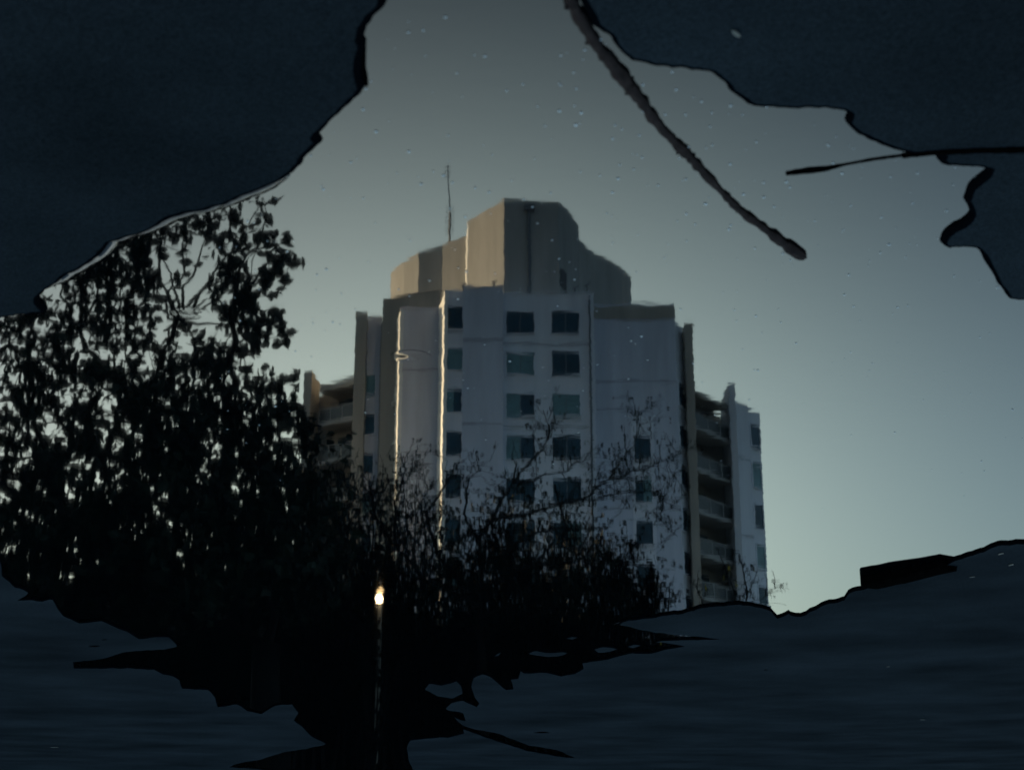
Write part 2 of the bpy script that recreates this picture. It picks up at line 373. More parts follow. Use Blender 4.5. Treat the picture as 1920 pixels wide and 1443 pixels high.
def bay(ua, Da, ub, Db, vtop, vfirst, pitch_n, m, opening=(.03, .97), tag_='balcony'):
    "a stack of recessed balconies between piers along a slanting front"
    z = zv(vtop, Da); a, b = seg(ua, Da, ub, Db, z); n = facing(a, b)
    tt = (b - a).normalized() * 3.2; mb = MB(); mb.slab(a - tt * (.05 if ua > 960 else .8), b + tt * (.25 if ua < 960 else .8), 0, z - .02, n, -5.0, -1.9); mb.build('recess_wall', m, tower)
    zf = zv(vfirst, Da)
    mb = MB(); mb.slab(a, b, zf + 2.38, z, n, -1.9, 0); mb.build('parapet', m, tower)
    for k in range(pitch_n):
        zz = zf - k * fz
        if zz < .3: break
        s = MB(); s.slab(a, b, zz - .26, zz, n, -1.898, .12); o = s.build('balcony', M_slab, tower)
        t = (b - a).normalized(); L = (b - a).length
        g = MB(); g.slab(a + t * .04, b - t * .04, zz + .10, zz + .93, n, .02, .04); g.build('railing', M_rail, o)
        h = MB(); h.slab(a, b, zz + .93, zz + 1.0, n, .0, .07)
        for q in range(4):
            c = a.lerp(b, (q + .02) / 3.05); h.slab(c, c + t * .05, zz + .002, zz + .93, n, .041, .065)
        h.build('handrail', M_slab, o)
        d = MB(); d.slab(a.lerp(b, .06), a.lerp(b, .86), zz + .05, zz + 2.1, n, -1.895, -1.85); d.build('balcony_door', M_glass, o)
    return a, b, z, n
# left balconies and end fin
bay(600, 110.6, 667, 108.3, 722, 795, 9, M_tan)
def plate(name, m, pts, z):      # vertical prism from plan
    mb = MB(); mb.prism(pts, 0, z); return mb.build(name, m, tower)
zl = zv(697, 107.6)
zl = zv(697, 110.2); a = V2(xz(571, 110.2, zl), 110.2); b = V2(xz(585, 110.0, zl), 110.0); c = V2(xz(600, 113.0, zl), 113.0)
plate('end_wall', M_tan, [a, b, c, c + Vector((-.5, -1)), a + Vector((.1, -4))], zl)
# grey panel to the right of centre, with tan parapet
mb = MB(); z = zv(549, 99.9); x0 = xz(1103, 99.9, z); mb.prism([V2(x0, 99.9), V2(x0 + .36, 99.9), V2(x0 + .36, 103), V2(x0, 103)], 0, z); mb.build('downpipe_pier', M_white, tower)
mb = MB(); mb.tube([W(x0 + .05, 99.8, 0), W(x0 + .05, 99.8, zt - .3)], .07, 8); mb.build('downpipe', M_frame, tower)
u0, u1, z7, n = block('wall', M_grey, 1113, 102.0, 1264, 102.0, 573, back=14)
band(u0, u1, n, zv(598, 102), M_tan, z7 - zv(598, 102) - .003, .05, 'parapet_band')
band(u0, u1, n, zv(716, 102)); band(u0, u1, n, zv(955, 102)); band(u0, u0.lerp(u1, .45), n, zv(768, 102))
zs = zv(780, 101.6); mbp = MB()
pa, pb = u0.lerp(u1, (1178 - 1113) / 151), u0.lerp(u1, (1219 - 1113) / 151)
mbp.slab(pa, pb, 0, zs, n, .002, .12); mbp.build('window_bay', M_white, tower)
for k in range(9):
    z = zv(838, 101.6) - k * fz
    if z < 1.2: break
    window(pa, pb, n, .12, .84, z - WH, z + WH, (0, 2, 0, 0)[k % 4], mull=False, off=.12)
# slanting strip with dark windows, then pier
v0, v1, z8, n = block('wall', M_white, 1264, 102.2, 1285, 104.4, 606, back=10)
for k in range(12):
    z = zv(738, 102.6) - k * fz
    if z < 1.2: break
    window(v0, v1, n, .12, .86, z - WH, z + WH, 0 if k != 3 else 2, mull=False)
block('pier', M_tan, 1283, 102.6, 1298, 102.3, 611, back=10)
bay(1299, 103.0, 1370, 107.6, 728, 797, 9, M_tan)
zr_ = zv(719, 106.2)
a = V2(xz(1366, 106.2, zr_), 106.2); b = V2(xz(1378, 106.0, zr_), 106.0); c = V2(xz(1379, 112.0, zr_), 112.0); d = V2(xz(1350, 111.0, zr_), 111.0)
plate('end_wall', M_white, [a, b, c, d], zr_)
w0, w1, z9, n = block('wall', M_white, 1377, 106.4, 1402, 107.6, 754, back=9)
x0_, x1_, z10, n = block('wall', M_white, 1402, 107.7, 1424, 109.0, 768, back=8)
for k in range(9):
    z = zv(818, 108.3) - k * fz
    if z < 1.2: break
    window(x0_, x1_, n, .12, .86, z - WH * 1.05, z + WH * 1.05, (0, 3, 0, 3)[k % 4], mull=False)
for k in (1, 3, 5): band(w0, w1, facing(w0, w1), zv(790, 107) - k * fz * .95)

# penthouse, two tiers
zp = zv(372, 103.0)
up = [pz(877, 416, zp), pz(945, 373, zp), pz(1047, 378, zp), pz(1062, 392, zp), pz(1075, 407, zp), pz(1085, 424, zp)]
plan = [V2(p[0], p[1]) for p in up] + [V2(up[-1][0] - .3, 114), V2(up[0][0] + .3, 114)]
mb = MB(); mb.prism(plan, zp - 14, zp); mb.build('upper_penthouse', M_pent, tower)
zq = zv(441, 110.3)
lo = [pz(733, 511, zq), pz(758, 491, zq), pz(785, 474, zq), pz(830, 461, zq), pz(876, 441, zq), pz(1086, 449, zq), pz(1095, 459, zq), pz(1115, 476, zq), pz(1145, 488, zq), pz(1165, 503, zq), pz(1183, 520, zq)]
plan = [V2(p[0], p[1]) for p in lo] + [V2(lo[-1][0] - .2, 126), V2(lo[0][0] + .2, 126)]
mb = MB(); mb.prism(plan, zq - 13, zq); mb.build('lower_penthouse', M_pent, tower)
xa = V2(up[0][0] - .02, up[0][1] - .01); mb = MB(); mb.prism([xa, xa + Vector((.1, .1)), xa + Vector((.02, -2.2)), xa + Vector((-.16, -2.2))], zp - 14, zp - .02); mb.build('corner_glint', M_fin, tower)  # bright strip added at the corner in place of a sun glint
# pipe and vents on the penthouse
a_, b_ = plan[0], plan[1]
pc = V2(up[1][0], up[1][1]).lerp(V2(up[2][0], up[2][1]), .46)
mb = MB(); mb.tube([W(pc.x, -pc.y - .12, zp - 14), W(pc.x, -pc.y - .12, zp - .7)], .11, 8)
mb.prism([pc + Vector((-.4, .02)), pc + Vector((.4, .02)), pc + Vector((.4, .3)), pc + Vector((-.4, .3))], zp - .9, zp - .45); mb.build('drainpipe', M_frame, tower)
e0, e1 = V2(up[2][0], up[2][1]), V2(up[3][0], up[3][1]); zz = zv(520, -e0.y); nn = facing(e0, e1)
mb = MB(); mb.slab(e0.lerp(e1, .1), e0.lerp(e1, .85), zz - .65, zz + .75, nn, .002, .05); mb.build('vent_opening', M_metal, tower)
# rooftop bits
for (uu, vv, DD, hh) in ((925, 537, 100, .5), (1078, 552, 101, .7), (1100, 548, 100.5, .8), (868, 541, 100.5, .4)):
    x_, d_, z_ = pt(uu, vv, DD); mb = MB(); mb.tube([W(x_, d_, z_ - .3), W(x_, d_, z_ + hh * .6)], .06, 6); mb.tube([W(x_ - .15, d_, z_ + hh * .55), W(x_ + .25, d_ + .1, z_ + hh)], .05, 6); mb.build('vent_pipe', M_frame, tower)
# mast
x_, d_, z_ = pt(843, 440, 114); zt_ = zv(308, 114)
mb = MB(); mb.tube([W(x_, d_, z_ - 2), W(x_, d_, z_ + 2.0)], .10, 4); mb.tube([W(x_, d_, z_ + 2.2), W(x_ - .25, d_, zt_)], [.06, .035], 6)
for k in range(5):
    z = z_ + k * .5; mb.tube([W(x_ - .35, d_, z), W(x_ + .35, d_, z + .45)], .018, 4)
    mb.tube([W(x_ + .35, d_, z), W(x_ - .35, d_, z + .45)], .018, 4)
for k in (0, 1, 2): mb.tube([W(x_ - .25 - .25, d_, zt_ - .3 - k * .35), W(x_ - .25 + .25, d_, zt_ - .3 - k * .35)], .03, 4)
mb.build('antenna_mast', M_frame, tower)

# unseen block added out of frame on the left to shade puddle and trees
side = Vector((-math.cos(SUN_B), -math.sin(SUN_B))); per = Vector((-side.y, side.x))
nb = tag(empty('shading_block', (side.x * 30, side.y * 30, 0)), 'plain unseen block added left of the trees to shade the puddle', 'building')
c = side * 30; mb = MB(); mb.prism([c - per * 26, c + per * 15, c + per * 15 + side * 9, c - per * 26 + side * 9], 0, 17); mb.build('wall', M_grey, nb)
for i in range(5):
    for j in range(7):
        a = c - per * 26 + per * (3 + j * 4.4); q = MB(); q.slab(a, a + per * 1.8, 2 + i * 3, 3.4 + i * 3, -side, .002, .06); q.build('window', M_glass, nb)

yd = MB(); yd.face([(-120, -240, GZ + .004), (120, -240, GZ + .004), (120, -34, GZ + .004), (-120, -34, GZ + .004)])  # unseen sheet added to bounce light up onto the tower walls
tag(yd.build('bounce_ground', mat('bounce_surface', (.045, .055, .055), .85, .3, var=.15, scale=.3), fix=False), kind='structure')
# ------------------------------------------------------------------ trees
def leaf(mb, c, L, wd, rng, m=0):
    ax = Vector((rng.gauss(0, 1), rng.gauss(0, 1), rng.gauss(0, .8))).normalized()
    sd_ = ax.cross(Vector((rng.gauss(0, 1), rng.gauss(0, 1), rng.gauss(0, 1)))).normalized(); nn = ax.cross(sd_)
    P = [c - ax * L * .5, c - ax * L * .12 + sd_ * wd * .5 + nn * wd * .12, c + ax * L * .22 + sd_ * wd * .36 + nn * wd * .1, c + ax * L * .5 - nn * wd * .15,
         c + ax * L * .22 - sd_ * wd * .36 + nn * wd * .1, c - ax * L * .12 - sd_ * wd * .5 + nn * wd * .12]
    i = len(mb.v); mb.v += [tuple(p) for p in P]; mb.f += [(i, i + 1, i + 2, i + 3), (i, i + 3, i + 4, i + 5)]; mb.m += [m, m]
def wob(a, b, k, amp, rng):
    pts = [a.lerp(b, i / k) for i in range(k + 1)]
    for i in range(1, k): pts[i] += Vector((rng.uniform(-1, 1), rng.uniform(-1, 1), rng.uniform(-1, 1))) * amp
    return pts
def PX(u, v, D): return W(*pt(u, v, D))

# big broad-leaved tree on the left
rng = random.Random(3)
BD = 13.0
big = tag(empty('leafy_tree', W(-1.9, BD, 0)), 'dense dark broad-leaved tree filling the left of the reflection', 'tree')
tr = MB(); lv = MB()
base = W(-1.9, BD, 0); fork = W(-2.05, BD, 1.3)
tr.tube(wob(base, fork, 5, .04, rng), [.16, .15, .14, .13, .12, .12], 9)
clusters = []
def cl(u, v, r, n, dD=0.0): clusters.append((u, v, r, n, dD))
# (photo u, v, radius px, leaves)
for u, v, r, n in ((490,385,22,9),(500,405,20,8),(430,400,38,34),(395,432,40,40),(350,430,45,46),(300,455,48,60),(250,480,50,70),(205,505,50,80),(160,540,50,70),(225,560,60,100),(290,540,44,50),(440,455,34,26),(480,470,36,40),(520,455,26,22),(535,482,22,16),(505,505,32,34),(460,520,34,34),(470,560,36,44),(510,590,30,30),(528,610,22,14),(440,600,38,50),(490,630,34,36),(455,655,36,34),(410,560,28,16),(385,650,40,26),(410,690,42,46),(350,690,42,40),(300,650,44,44),(120,590,44,44),(60,610,44,34),(20,640,44,34),(180,620,50,60),(120,660,50,56),(60,690,50,46),(240,640,40,40),(230,700,50,60),(160,720,50,56),(90,750,54,54),(20,740,50,40),(300,730,50,66),(360,750,50,70),(420,745,46,60),(480,745,40,46),(525,735,26,18),(547,712,12,9),(530,775,34,36),(560,790,26,20),(560,830,34,30),(500,800,46,70),(440,810,50,76),(370,810,50,80),(300,800,50,76),(230,780,50,60),(160,790,50,56),(90,820,50,44),(20,820,50,40),(30,890,50,54),(110,880,50,64),(190,850,50,80),(260,870,50,90),(330,880,50,90),(400,880,50,90),(470,880,50,90),(540,880,46,70),(580,900,34,30),(560,950,50,80),(490,960,50,90),(410,960,50,90),(330,950,50,90),(250,945,50,90),(170,940,50,70),(90,950,50,60),(20,960,50,60),(60,1020,56,60),(20,1060,50,56),(120,1020,50,70),(200,1010,50,90),(280,1020,50,100),(360,1030,50,100),(440,1030,50,100),(520,1030,50,100),(600,1030,50,70),(90,1090,56,90),(170,1090,50,90),(250,1090,50,100),(330,1100,50,100),(410,1100,50,100),(490,1100,50,100),(570,1100,50,100),(150,500,40,40),(60,560,40,30),(-60,640,70,110),(-80,760,70,110),(-80,880,70,110),(-90,1000,70,120),(100,480,60,60),(180,420,70,120),(280,360,60,90),(0,520,80,120),(-120,540,90,140)):
    cl(u, v, r, n)
hubs = []
for (u, v) in ((120, 980), (330, 1000), (520, 960), (60, 780), (260, 760), (430, 780), (330, 600), (150, 620), (-80, 850), (440, 560)):
    c = PX(u, v, BD + rng.uniform(-.5, .5)); hubs.append(c)
for c in hubs:
    par = min([fork] + [h for h in hubs if h.z < c.z - .25], key=lambda h: (h - c).length + (h.z if h is fork else h.z) * .3)
    pts = wob(par, c, 6, .07, rng); tr.tube(pts, [.05 - .03 * i / 6 for i in range(7)], 6)
for (u, v, r, n, dd) in clusters:
    Dc = BD + rng.uniform(-1.1, 1.1)
    c = PX(u, v, Dc); rr = r / F * Dc
    h = min(hubs, key=lambda h: (h - c).length + max(0, h.z - c.z) * .6)
    tr.tube(wob(h, c, 6, .05, rng), [.019 - .014 * i / 6 for i in range(7)], 5)
    n = int(1.2 * n * (1.15 if v < 640 else 1.15 + min(1.3, (v - 640) / 230))); nt_ = max(4, n // 7)
    for k in range(nt_):
        tip = c + Vector((rng.gauss(0, 1), rng.gauss(0, 1), rng.gauss(0, 1))) * rr * .75
        tr.tube(wob(c, tip, 3, .02, rng), [.006, .005, .004, .003], 4)
        for q in range(n // nt_ + 1):
            p = c.lerp(tip, rng.uniform(.5, 1.2)) + Vector((rng.gauss(0, 1), rng.gauss(0, 1) * 2, rng.gauss(0, 1))) * rr * .20
            q_ = rng.choice((.6, .8, 1, 1, 1.15)); leaf(lv, p, rng.uniform(.08, .14) * q_, rng.uniform(.045, .09) * q_, rng)
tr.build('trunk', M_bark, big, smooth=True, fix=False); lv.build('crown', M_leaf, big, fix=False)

# twiggy tree before the tower
def twiggy(name, label, D, base_x, limbs, seed, leafs, twig_n=7, lm=M_leaf2, spread=.35, flowers=None, lsize=(.03, .06)):
    rng = random.Random(seed); root = tag(empty(name, W(base_x, D, 0)), label, 'tree')
    t = MB(); l = MB()
    for pl in limbs:
        pts = []; Dv = D + rng.uniform(-.6, .6)
        P = [PX(u, v, D + (Dv - D) * i / max(1, len(pl) - 1)) for i, (u, v, *_) in enumerate(pl)]
        for a, b in zip(P, P[1:]): pts += wob(a, b, 3, (b - a).length * .05, rng)[:-1]
        pts.append(P[-1]); r0 = pl[0][2] if len(pl[0]) > 2 else .03
        rad = [max(.0045, .62 * r0 * (1 - .85 * i / (len(pts) - 1))) for i in range(len(pts))]
        t.tube(pts, rad, 5)
        for i in range(2, len(pts)):
            for q in range(twig_n):
                if rng.random() < (.45 if pts[i].z < 2.6 else .70): continue
                a = pts[i - 1].lerp(pts[i], rng.random()); d = Vector((rng.gauss(0, 1), rng.gauss(0, 1), rng.gauss(.35, .8))).normalized()
                ln = rng.uniform(.4, 1.0) * spread; b = a + d * ln; tw = wob(a, b, 3, ln * .09, rng)
                t.tube(tw, [.0045, .004, .003, .002], 4)
                for e in range(2):
                    c = tw[rng.randint(1, 3)]; d2 = (d + Vector((rng.gauss(0, 1), rng.gauss(0, 1), rng.gauss(0, 1))) * .8).normalized(); g = c + d2 * ln * .5
                    t.tube([c, c.lerp(g, .5) + Vector((0, 0, .01)), g], [.003, .0025, .0018], 4)
                    dens = leafs * (1.0 if pl[0][-1] != 'bare' else .25)
                    k = int(dens) + (1 if rng.random() < dens % 1 else 0)
                    for _ in range(k):
                        p = c.lerp(g, rng.random()) + Vector((rng.gauss(0, 1), rng.gauss(0, 1), rng.gauss(0, 1))) * .035
                        leaf(l, p, rng.uniform(*lsize), rng.uniform(lsize[0] * .6, lsize[1] * .6), rng, 1 if flowers and rng.random() < flowers else 0)
    t.build('trunk', M_bark, root, smooth=True, fix=False); l.build('crown', [lm, M_yellow], root, fix=False)
    return root
limbs = [
 [(905,1420,.11),(900,1180),(896,1000,)],[(896,1010,.05),(930,960),(962,905),(968,870)],[(962,905,.03),(1000,860),(1028,825),(1030,800),(1018,770)],
 [(962,905,.03),(1060,885),(1105,850)],[(920,975,.04),(1000,960),(1080,940),(1140,900),(1200,880),(1240,865),(1290,845)],[(1140,900,.02),(1160,870),(1180,845)],
 [(1080,940,.02),(1180,920),(1240,925),(1245,950),(1225,985)],[(1225,960,.014),(1270,1005)],[(900,1060,.05),(980,1010),(1050,990),(1140,985)],[(1040,910,.02),(1070,1000),(1110,1060)],
 [(900,1100,.05),(1000,1060),(1090,1050),(1180,1080)],[(900,1120,.05),(820,1040),(800,960),(840,900),(850,880)],[(900,1140,.05),(800,1090),(740,1020),(700,960),(690,900)],[(740,1020,.03),(740,940),(760,880),(750,850)],
 [(800,1090,.04),(690,1060),(640,1000),(620,930),(610,880)],[(690,1060,.03),(600,1030),(580,980)],[(640,1000,.02),(680,940),(640,890)],[(900,1160,.04),(1000,1120),(1100,1110),(1200,1130)],[(896,1020,.03),(870,960),(880,900),(900,880)],
 [(820,1040,.03),(880,1000),(930,1000)],[(700,960,.02),(730,900),(780,880)],[(1180,845,.01),(1200,800),(1196,765)],[(1000,1060,.03),(1040,1020),(1080,1010)],[(1080,1050,.02),(1130,1020),(1150,1060)]]
twiggy('twiggy_tree', 'sparse twiggy tree with thin bare branches across the lower tower', 16.0, pt(905, 1420, 16)[0], limbs, 5, 2.2, twig_n=9)
limbs2 = [[(850 + dx, 1440, .04), (850 + dx * 1.0 + 10 * math.sin(dx), 1230), (850 + dx + 25 * math.cos(dx * 3), 1045 - 80 * math.sin(dx * .7) ** 2 + max(0, dx - 130) * .35)] for dx in range(-300, 400, 19)]
twiggy('thicket', 'dark leafy thicket under the twiggy tree, before the tower', 17.5, pt(850, 1440, 17.5)[0], limbs2, 8, 5.5, twig_n=16, spread=.40, lm=M_hedge, lsize=(.05, .09))
limbs3 = [[(620 + dx, 1240, .03), (620 + dx, 1110), (620 + dx + 20 * math.cos(dx), 1000 - 70 * math.sin(dx * .7) ** 2), (625 + dx, 930 - 60 * math.cos(dx) ** 2)] for dx in range(-30, 200, 26)]
twiggy('slender_tree', 'slender small-leaved tree between the big tree and the twiggy one', 18.5, pt(700, 1440, 18.5)[0], [[(700,1440,.07),(700,1240)]] + limbs3, 9, 2.6, twig_n=11, spread=.45)
limbs4 = [[(1395,1250,.02),(1400,1120),(1392,1060),(1385,1040)],[(1400,1120,.012),(1420,1070)],[(1400,1140,.012),(1440,1110),(1458,1098)],[(1400,1150,.012),(1370,1090),(1355,1050)],[(1250,1250,.02),(1255,1120),(1250,1100)],[(1320,1250,.02),(1315,1120),(1300,1095)],[(1190,1250,.02),(1200,1120),(1210,1085)]]
twiggy('flowering_shrub', 'low shrub with a few yellow flowers at the foot of the right balconies', 15.0, pt(1395, 1420, 15)[0], limbs4, 12, .9, twig_n=4, spread=.16, flowers=.12)

rng = random.Random(44); bt = tag(empty('bushy_tree', W(pt(860, 1400, 19)[0], 19, 0)), 'broad dark small-leaved tree behind the twiggy one, hiding the foot of the tower', 'tree'); bs = MB(); bl = MB()
prof = ((540,850),(600,850),(660,870),(700,880),(760,915),(830,935),(900,905),(960,890),(1010,925),(1060,950),(1130,975),(1180,1050),(1230,1110))
def ptop(u):
    for (a, va), (b, vb) in zip(prof, prof[1:]):
        if a <= u <= b: return va + (vb - va) * (u - a) / (b - a)
    return 1130
b0 = W(pt(860, 1400, 19)[0], 19, 0)
for k in range(440):
    u = rng.uniform(545, 1225); t0_ = ptop(u); f_ = rng.random() ** .62; v = t0_ + (1190 - t0_) * f_
    if v > 1190: continue
    Dc = 19 + rng.uniform(-1.2, 1.2); c = PX(u, v, Dc); rr = rng.uniform(12, 26) / F * Dc
    mid = W(c.x * .9 + b0.x * .1, Dc, c.z * .55)
    if k % 3 == 0: bs.tube(wob(mid, c, 5, .05, rng), [.014, .012, .010, .008, .006, .004], 4)
    for q in range(int(26 + 26 * f_)):
        p = c + Vector((rng.gauss(0, 1) * rr, rng.gauss(0, 1) * rr * 2, rng.gauss(0, 1) * rr * .8)); L_ = rng.uniform(.04, .085)
        leaf(bl, p, L_, L_ * rng.uniform(.45, .7), rng)
bs.tube(wob(b0, b0 + Vector((0, 0, 1.4)), 4, .03, rng), [.12, .1, .09, .08, .07], 8)
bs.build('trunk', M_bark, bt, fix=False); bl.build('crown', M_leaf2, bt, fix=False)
# hedge closing off the ground behind the trees
rng = random.Random(21); hd = MB(); hr = tag(empty('hedge', W(-2, 22, 0)), 'tall dark hedge running behind the trees', 'hedge'); core = MB()
def htop(u): return 1060 + 40 * math.sin(u * .02) if u < 560 else (1150 if u < 1100 else 1178 + (u - 1100) * .06)
for i in range(60):
    u = -500 + i * 30
    if u > 1330: break
    zt2 = zv(htop(u) + 22, 22); x0 = pt(u, 1300, 22)[0]; x1 = pt(u + 30, 1300, 22)[0]
    core.prism([Vector((x0, -21.5)), Vector((x1 + .01, -21.5)), Vector((x1 + .01, -22.7)), Vector((x0, -22.7))], 0, zt2 + rng.uniform(-.1, .1))
    for k in range(170):
        p = W(rng.uniform(x0, x1), 22 + rng.uniform(-.9, .3), rng.uniform(0, zt2 + rng.uniform(0, .35)))
        leaf(hd, p, rng.uniform(.07, .14), rng.uniform(.05, .09), rng)
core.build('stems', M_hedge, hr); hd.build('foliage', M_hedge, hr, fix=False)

# ------------------------------------------------------------------ added lantern in place of a sun glint among the trees
LD = 11.8; lx, ld, lz = pt(713, 1108, LD)
lamp = tag(empty('glint_lantern', W(lx, LD, 0)), 'lit lantern on a slim pale post, added for a sun glint below the tree', 'lamp')
M_em = bpy.data.materials.new('glint_glow'); M_em.use_nodes = True
_b = M_em.node_tree.nodes['Principled BSDF']; _b.inputs['Emission Color'].default_value = (1, .60, .22, 1); _b.inputs['Emission Strength'].default_value = .42; _b.inputs['Base Color'].default_value = (.8, .7, .5, 1)
mb = MB(); C = W(lx, LD, lz); rr = .032
for k in range(8):
    q0 = 2 * math.pi * k / 8; q1 = 2 * math.pi * (k + 1) / 8
    a = C + Vector((math.cos(q0), math.sin(q0), 0)) * rr; b = C + Vector((math.cos(q1), math.sin(q1), 0)) * rr
    mb.face([a, b, C + Vector((0, 0, .04))]); mb.face([b, a, C - Vector((0, 0, .04))])
mb.build('lantern', M_em, lamp)
mb = MB(); mb.tube([W(lx, LD, 0), W(lx, LD, lz - .045)], [.022, .016], 10); mb.tube([W(lx, LD, 0), W(lx, LD, .05)], [.06, .05], 10)
mb.build('post', mat('pale_post', (.10, .09, .07), .5, .3), lamp, smooth=False)
mb = MB(); mb.tube([W(lx, LD, lz + .056), W(lx, LD, lz + .075)], [.012, .004], 8); mb.build('finial', M_metal, lamp)
pl = bpy.data.lights.new('glint_light', 'POINT'); pl.energy = .15; pl.color = (1, .75, .42); pl.shadow_soft_size = .03
po = bpy.data.objects.new('glint_light', pl); COL.objects.link(po); po.parent = lamp; po.location = (0, .08, lz - .07)

rng = random.Random(31); sm = MB(); sb = MB(); sroot = tag(empty('shrub', W(lx, 11.2, 0)), 'small black-leaved shrub standing in front of the added lantern post', 'shrub')
for k in range(26):
    tip = PX(rng.uniform(672, 752), rng.uniform(1150, 1300), 11.2 + rng.uniform(-.2, .2)); sb.tube(wob(W(lx + rng.uniform(-.05, .05), 11.2, 0), tip, 4, .02, rng), [.006, .005, .004, .003, .002], 4)
    for q in range(14):
        p = W(lx + rng.uniform(-.16, .16), 11.2 + rng.uniform(-.15, .15), 0); p.z = zv(rng.uniform(1140, 1560), 11.2)
        if p.z > .15 + rng.random() * .0: leaf(sm, p, rng.uniform(.04, .08), rng.uniform(.03, .05), rng)
sb.build('stems', M_bark, sroot, fix=False); sm.build('foliage', M_hedge, sroot, fix=False)

# ------------------------------------------------------------------ things lying in and by the puddle
def GP(u, v, z=0.0):
    g = gp(u, v); return Vector((g.x, g.y, z))
def stick(name, pts, label, mt, zc, bumpy=.26, n=10, step=8, seed=1):
    rng = random.Random(seed); P = []; Rr = []
    for (a, b) in zip(pts, pts[1:]):
        L = math.hypot(b[0] - a[0], b[1] - a[1]); k = max(2, int(L / step))
        for i in range(k):
            t = i / k; u = a[0] + (b[0] - a[0]) * t; v = a[1] + (b[1] - a[1]) * t; w_ = a[2] + (b[2] - a[2]) * t
            g = GP(u, v); dist = math.sqrt(g.x ** 2 + g.y ** 2 + H * H); r = w_ * .5 / F * dist * (.62 if name == 'bark_stick' else 1)
            r *= 1 + bumpy * (rng.uniform(-1, 1) + .8 * mn.noise(Vector((u * .03, v * .03, 3)))); P.append(g + Vector((rng.uniform(-1, 1) * r * .12, rng.uniform(-1, 1) * r * .12, zc * r))); Rr.append(r)
    g = GP(pts[-1][0], pts[-1][1]); P.append(g + Vector((0, 0, zc * Rr[-1]))); Rr.append(Rr[-1] * .75)
    mb = MB(); mb.tube(P, Rr, n)
    if bumpy > .1:
        for i in range(len(P)):
            if rng.random() < .45:
                d = Vector((rng.uniform(-1, 1), rng.uniform(-1, 1), rng.uniform(-.1, .6))).normalized(); mb.tube([P[i], P[i] + d * Rr[i] * 1.15, P[i] + d * Rr[i] * 1.45], [Rr[i] * .5, Rr[i] * .35, Rr[i] * .1], 5)
    return tag(mb.build(name, mt, smooth=True), label, 'stick')
stick('bark_stick', [(1040,-90,40),(1062,-20,40),(1082,25,38),(1120,85,34),(1165,140,36),(1200,185,30),(1240,240,30),(1290,290,28),(1340,345,20),(1385,392,20),(1430,425,24),(1470,455,28),(1496,472,28),(1506,478,22)],
      'long rough brown stick lying diagonally across the bright water', M_stick, .35)
stick('twig', [(1474,325,7),(1510,320,10),(1550,316,8),(1585,308,4),(1640,298,5),(1700,290,5),(1745,285,4)], 'thin dark twig floating by the right shore, left of the inlet', M_wood, .3, bumpy=.08, n=6, seed=4)
stick('twig', [(1690,281,10),(1760,273,12),(1830,270,13),(1925,268,14),(2000,266,14)], 'thin dark twig lying on the asphalt at the right edge', M_wood, .2, bumpy=.08, n=6, seed=5).location.z = GZ
stick('twig', [(684,74,6),(682,100,9),(682,130,9),(688,158,8)], 'short black twig on the shore at the top left of the water', M_wood, .6, bumpy=.12, n=6, seed=6)
# block of wood lying on the far right shore
mb = MB(); 
A, B_ = GP(1612, 1082), GP(1760, 1052); t = (B_ - A).normalized(); n_ = Vector((t.y, -t.x, 0)); n_ = n_ if n_.y < 0 else -n_
hh = .016; prof = []
for i in range(9):
    f_ = i / 8; p = A.lerp(B_, f_); top = hh * (1 - .30 * f_) + random.uniform(-.0008, .0008); q = random.uniform(-.001, .001)
    i0 = len(mb.v); mb.v += [tuple(p + Vector((0, 0, -.003)) + n_ * q), tuple(p + Vector((0, 0, top - .003)) + n_ * q), tuple(p + n_ * .003 + Vector((0, 0, top))), tuple(p + n_ * .035 + Vector((0, 0, top * .95))), tuple(p + n_ * .04 + Vector((0, 0, -.003)))]
    if i:
        for k in range(5):
            l = (k + 1) % 5; mb.f.append((i0 - 5 + k, i0 - 5 + l, i0 + l, i0 + k)); mb.m.append(0)
mb.f.append((0, 1, 2, 3, 4)); mb.m.append(0); e = len(mb.v); mb.f.append((e - 1, e - 2, e - 3, e - 4, e - 5)); mb.m.append(0)
tag(mb.build('wood_block', M_wood), 'flat black piece of wood lying on the far right shore', 'wood')

def small_leaf(u, v, L_px, ang, label, m, z=GZ + .0012, group='small leaves on the wet asphalt'):
    g = GP(u, v, z); dist = math.sqrt(g.x ** 2 + g.y ** 2 + H * H); L = L_px / F * dist
    mb = MB(); ax = Vector((math.cos(ang), math.sin(ang), 0)); sd_ = Vector((-ax.y, ax.x, 0)); nn = 9; top = []
    for k in range(nn):
        f_ = k / (nn - 1); w_ = L * .15 * math.sin(math.pi * f_) ** .7
        c = g + ax * L * (f_ - .5) + Vector((0, 0, L * .16 * (f_ - .5) ** 2)); top.append((c, w_))
    i0 = 0
    for c, w_ in top: mb.v += [tuple(c + sd_ * w_ + Vector((0, 0, w_ * .35))), tuple(c), tuple(c - sd_ * w_ + Vector((0, 0, w_ * .35)))]
    for k in range(nn - 1):
        for j in (0, 1): mb.f.append((k * 3 + j, k * 3 + j + 1, k * 3 + 4 + j, k * 3 + 3 + j)); mb.m.append(0)
    o = mb.build('small_leaf', m, fix=False)
    sol = o.modifiers.new('thick', 'SOLIDIFY'); sol.thickness = .0004
    return tag(o, label, 'leaf', group)
small_leaf(1379, 48, 30, 2.2, 'pale curled leaf on the asphalt at the top right', M_dryleaf)
small_leaf(1665, 1245, 8, 1.0, 'tiny pale leaf on the asphalt below the wood block', M_dryleaf)
small_leaf(1730, 1345, 14, 2.6, 'pale leaf lying alone near the bottom right corner', M_dryleaf)
small_leaf(1876, 1031, 16, 1.2, 'pale leaf just below the far right shore, upper of two', M_dryleaf)
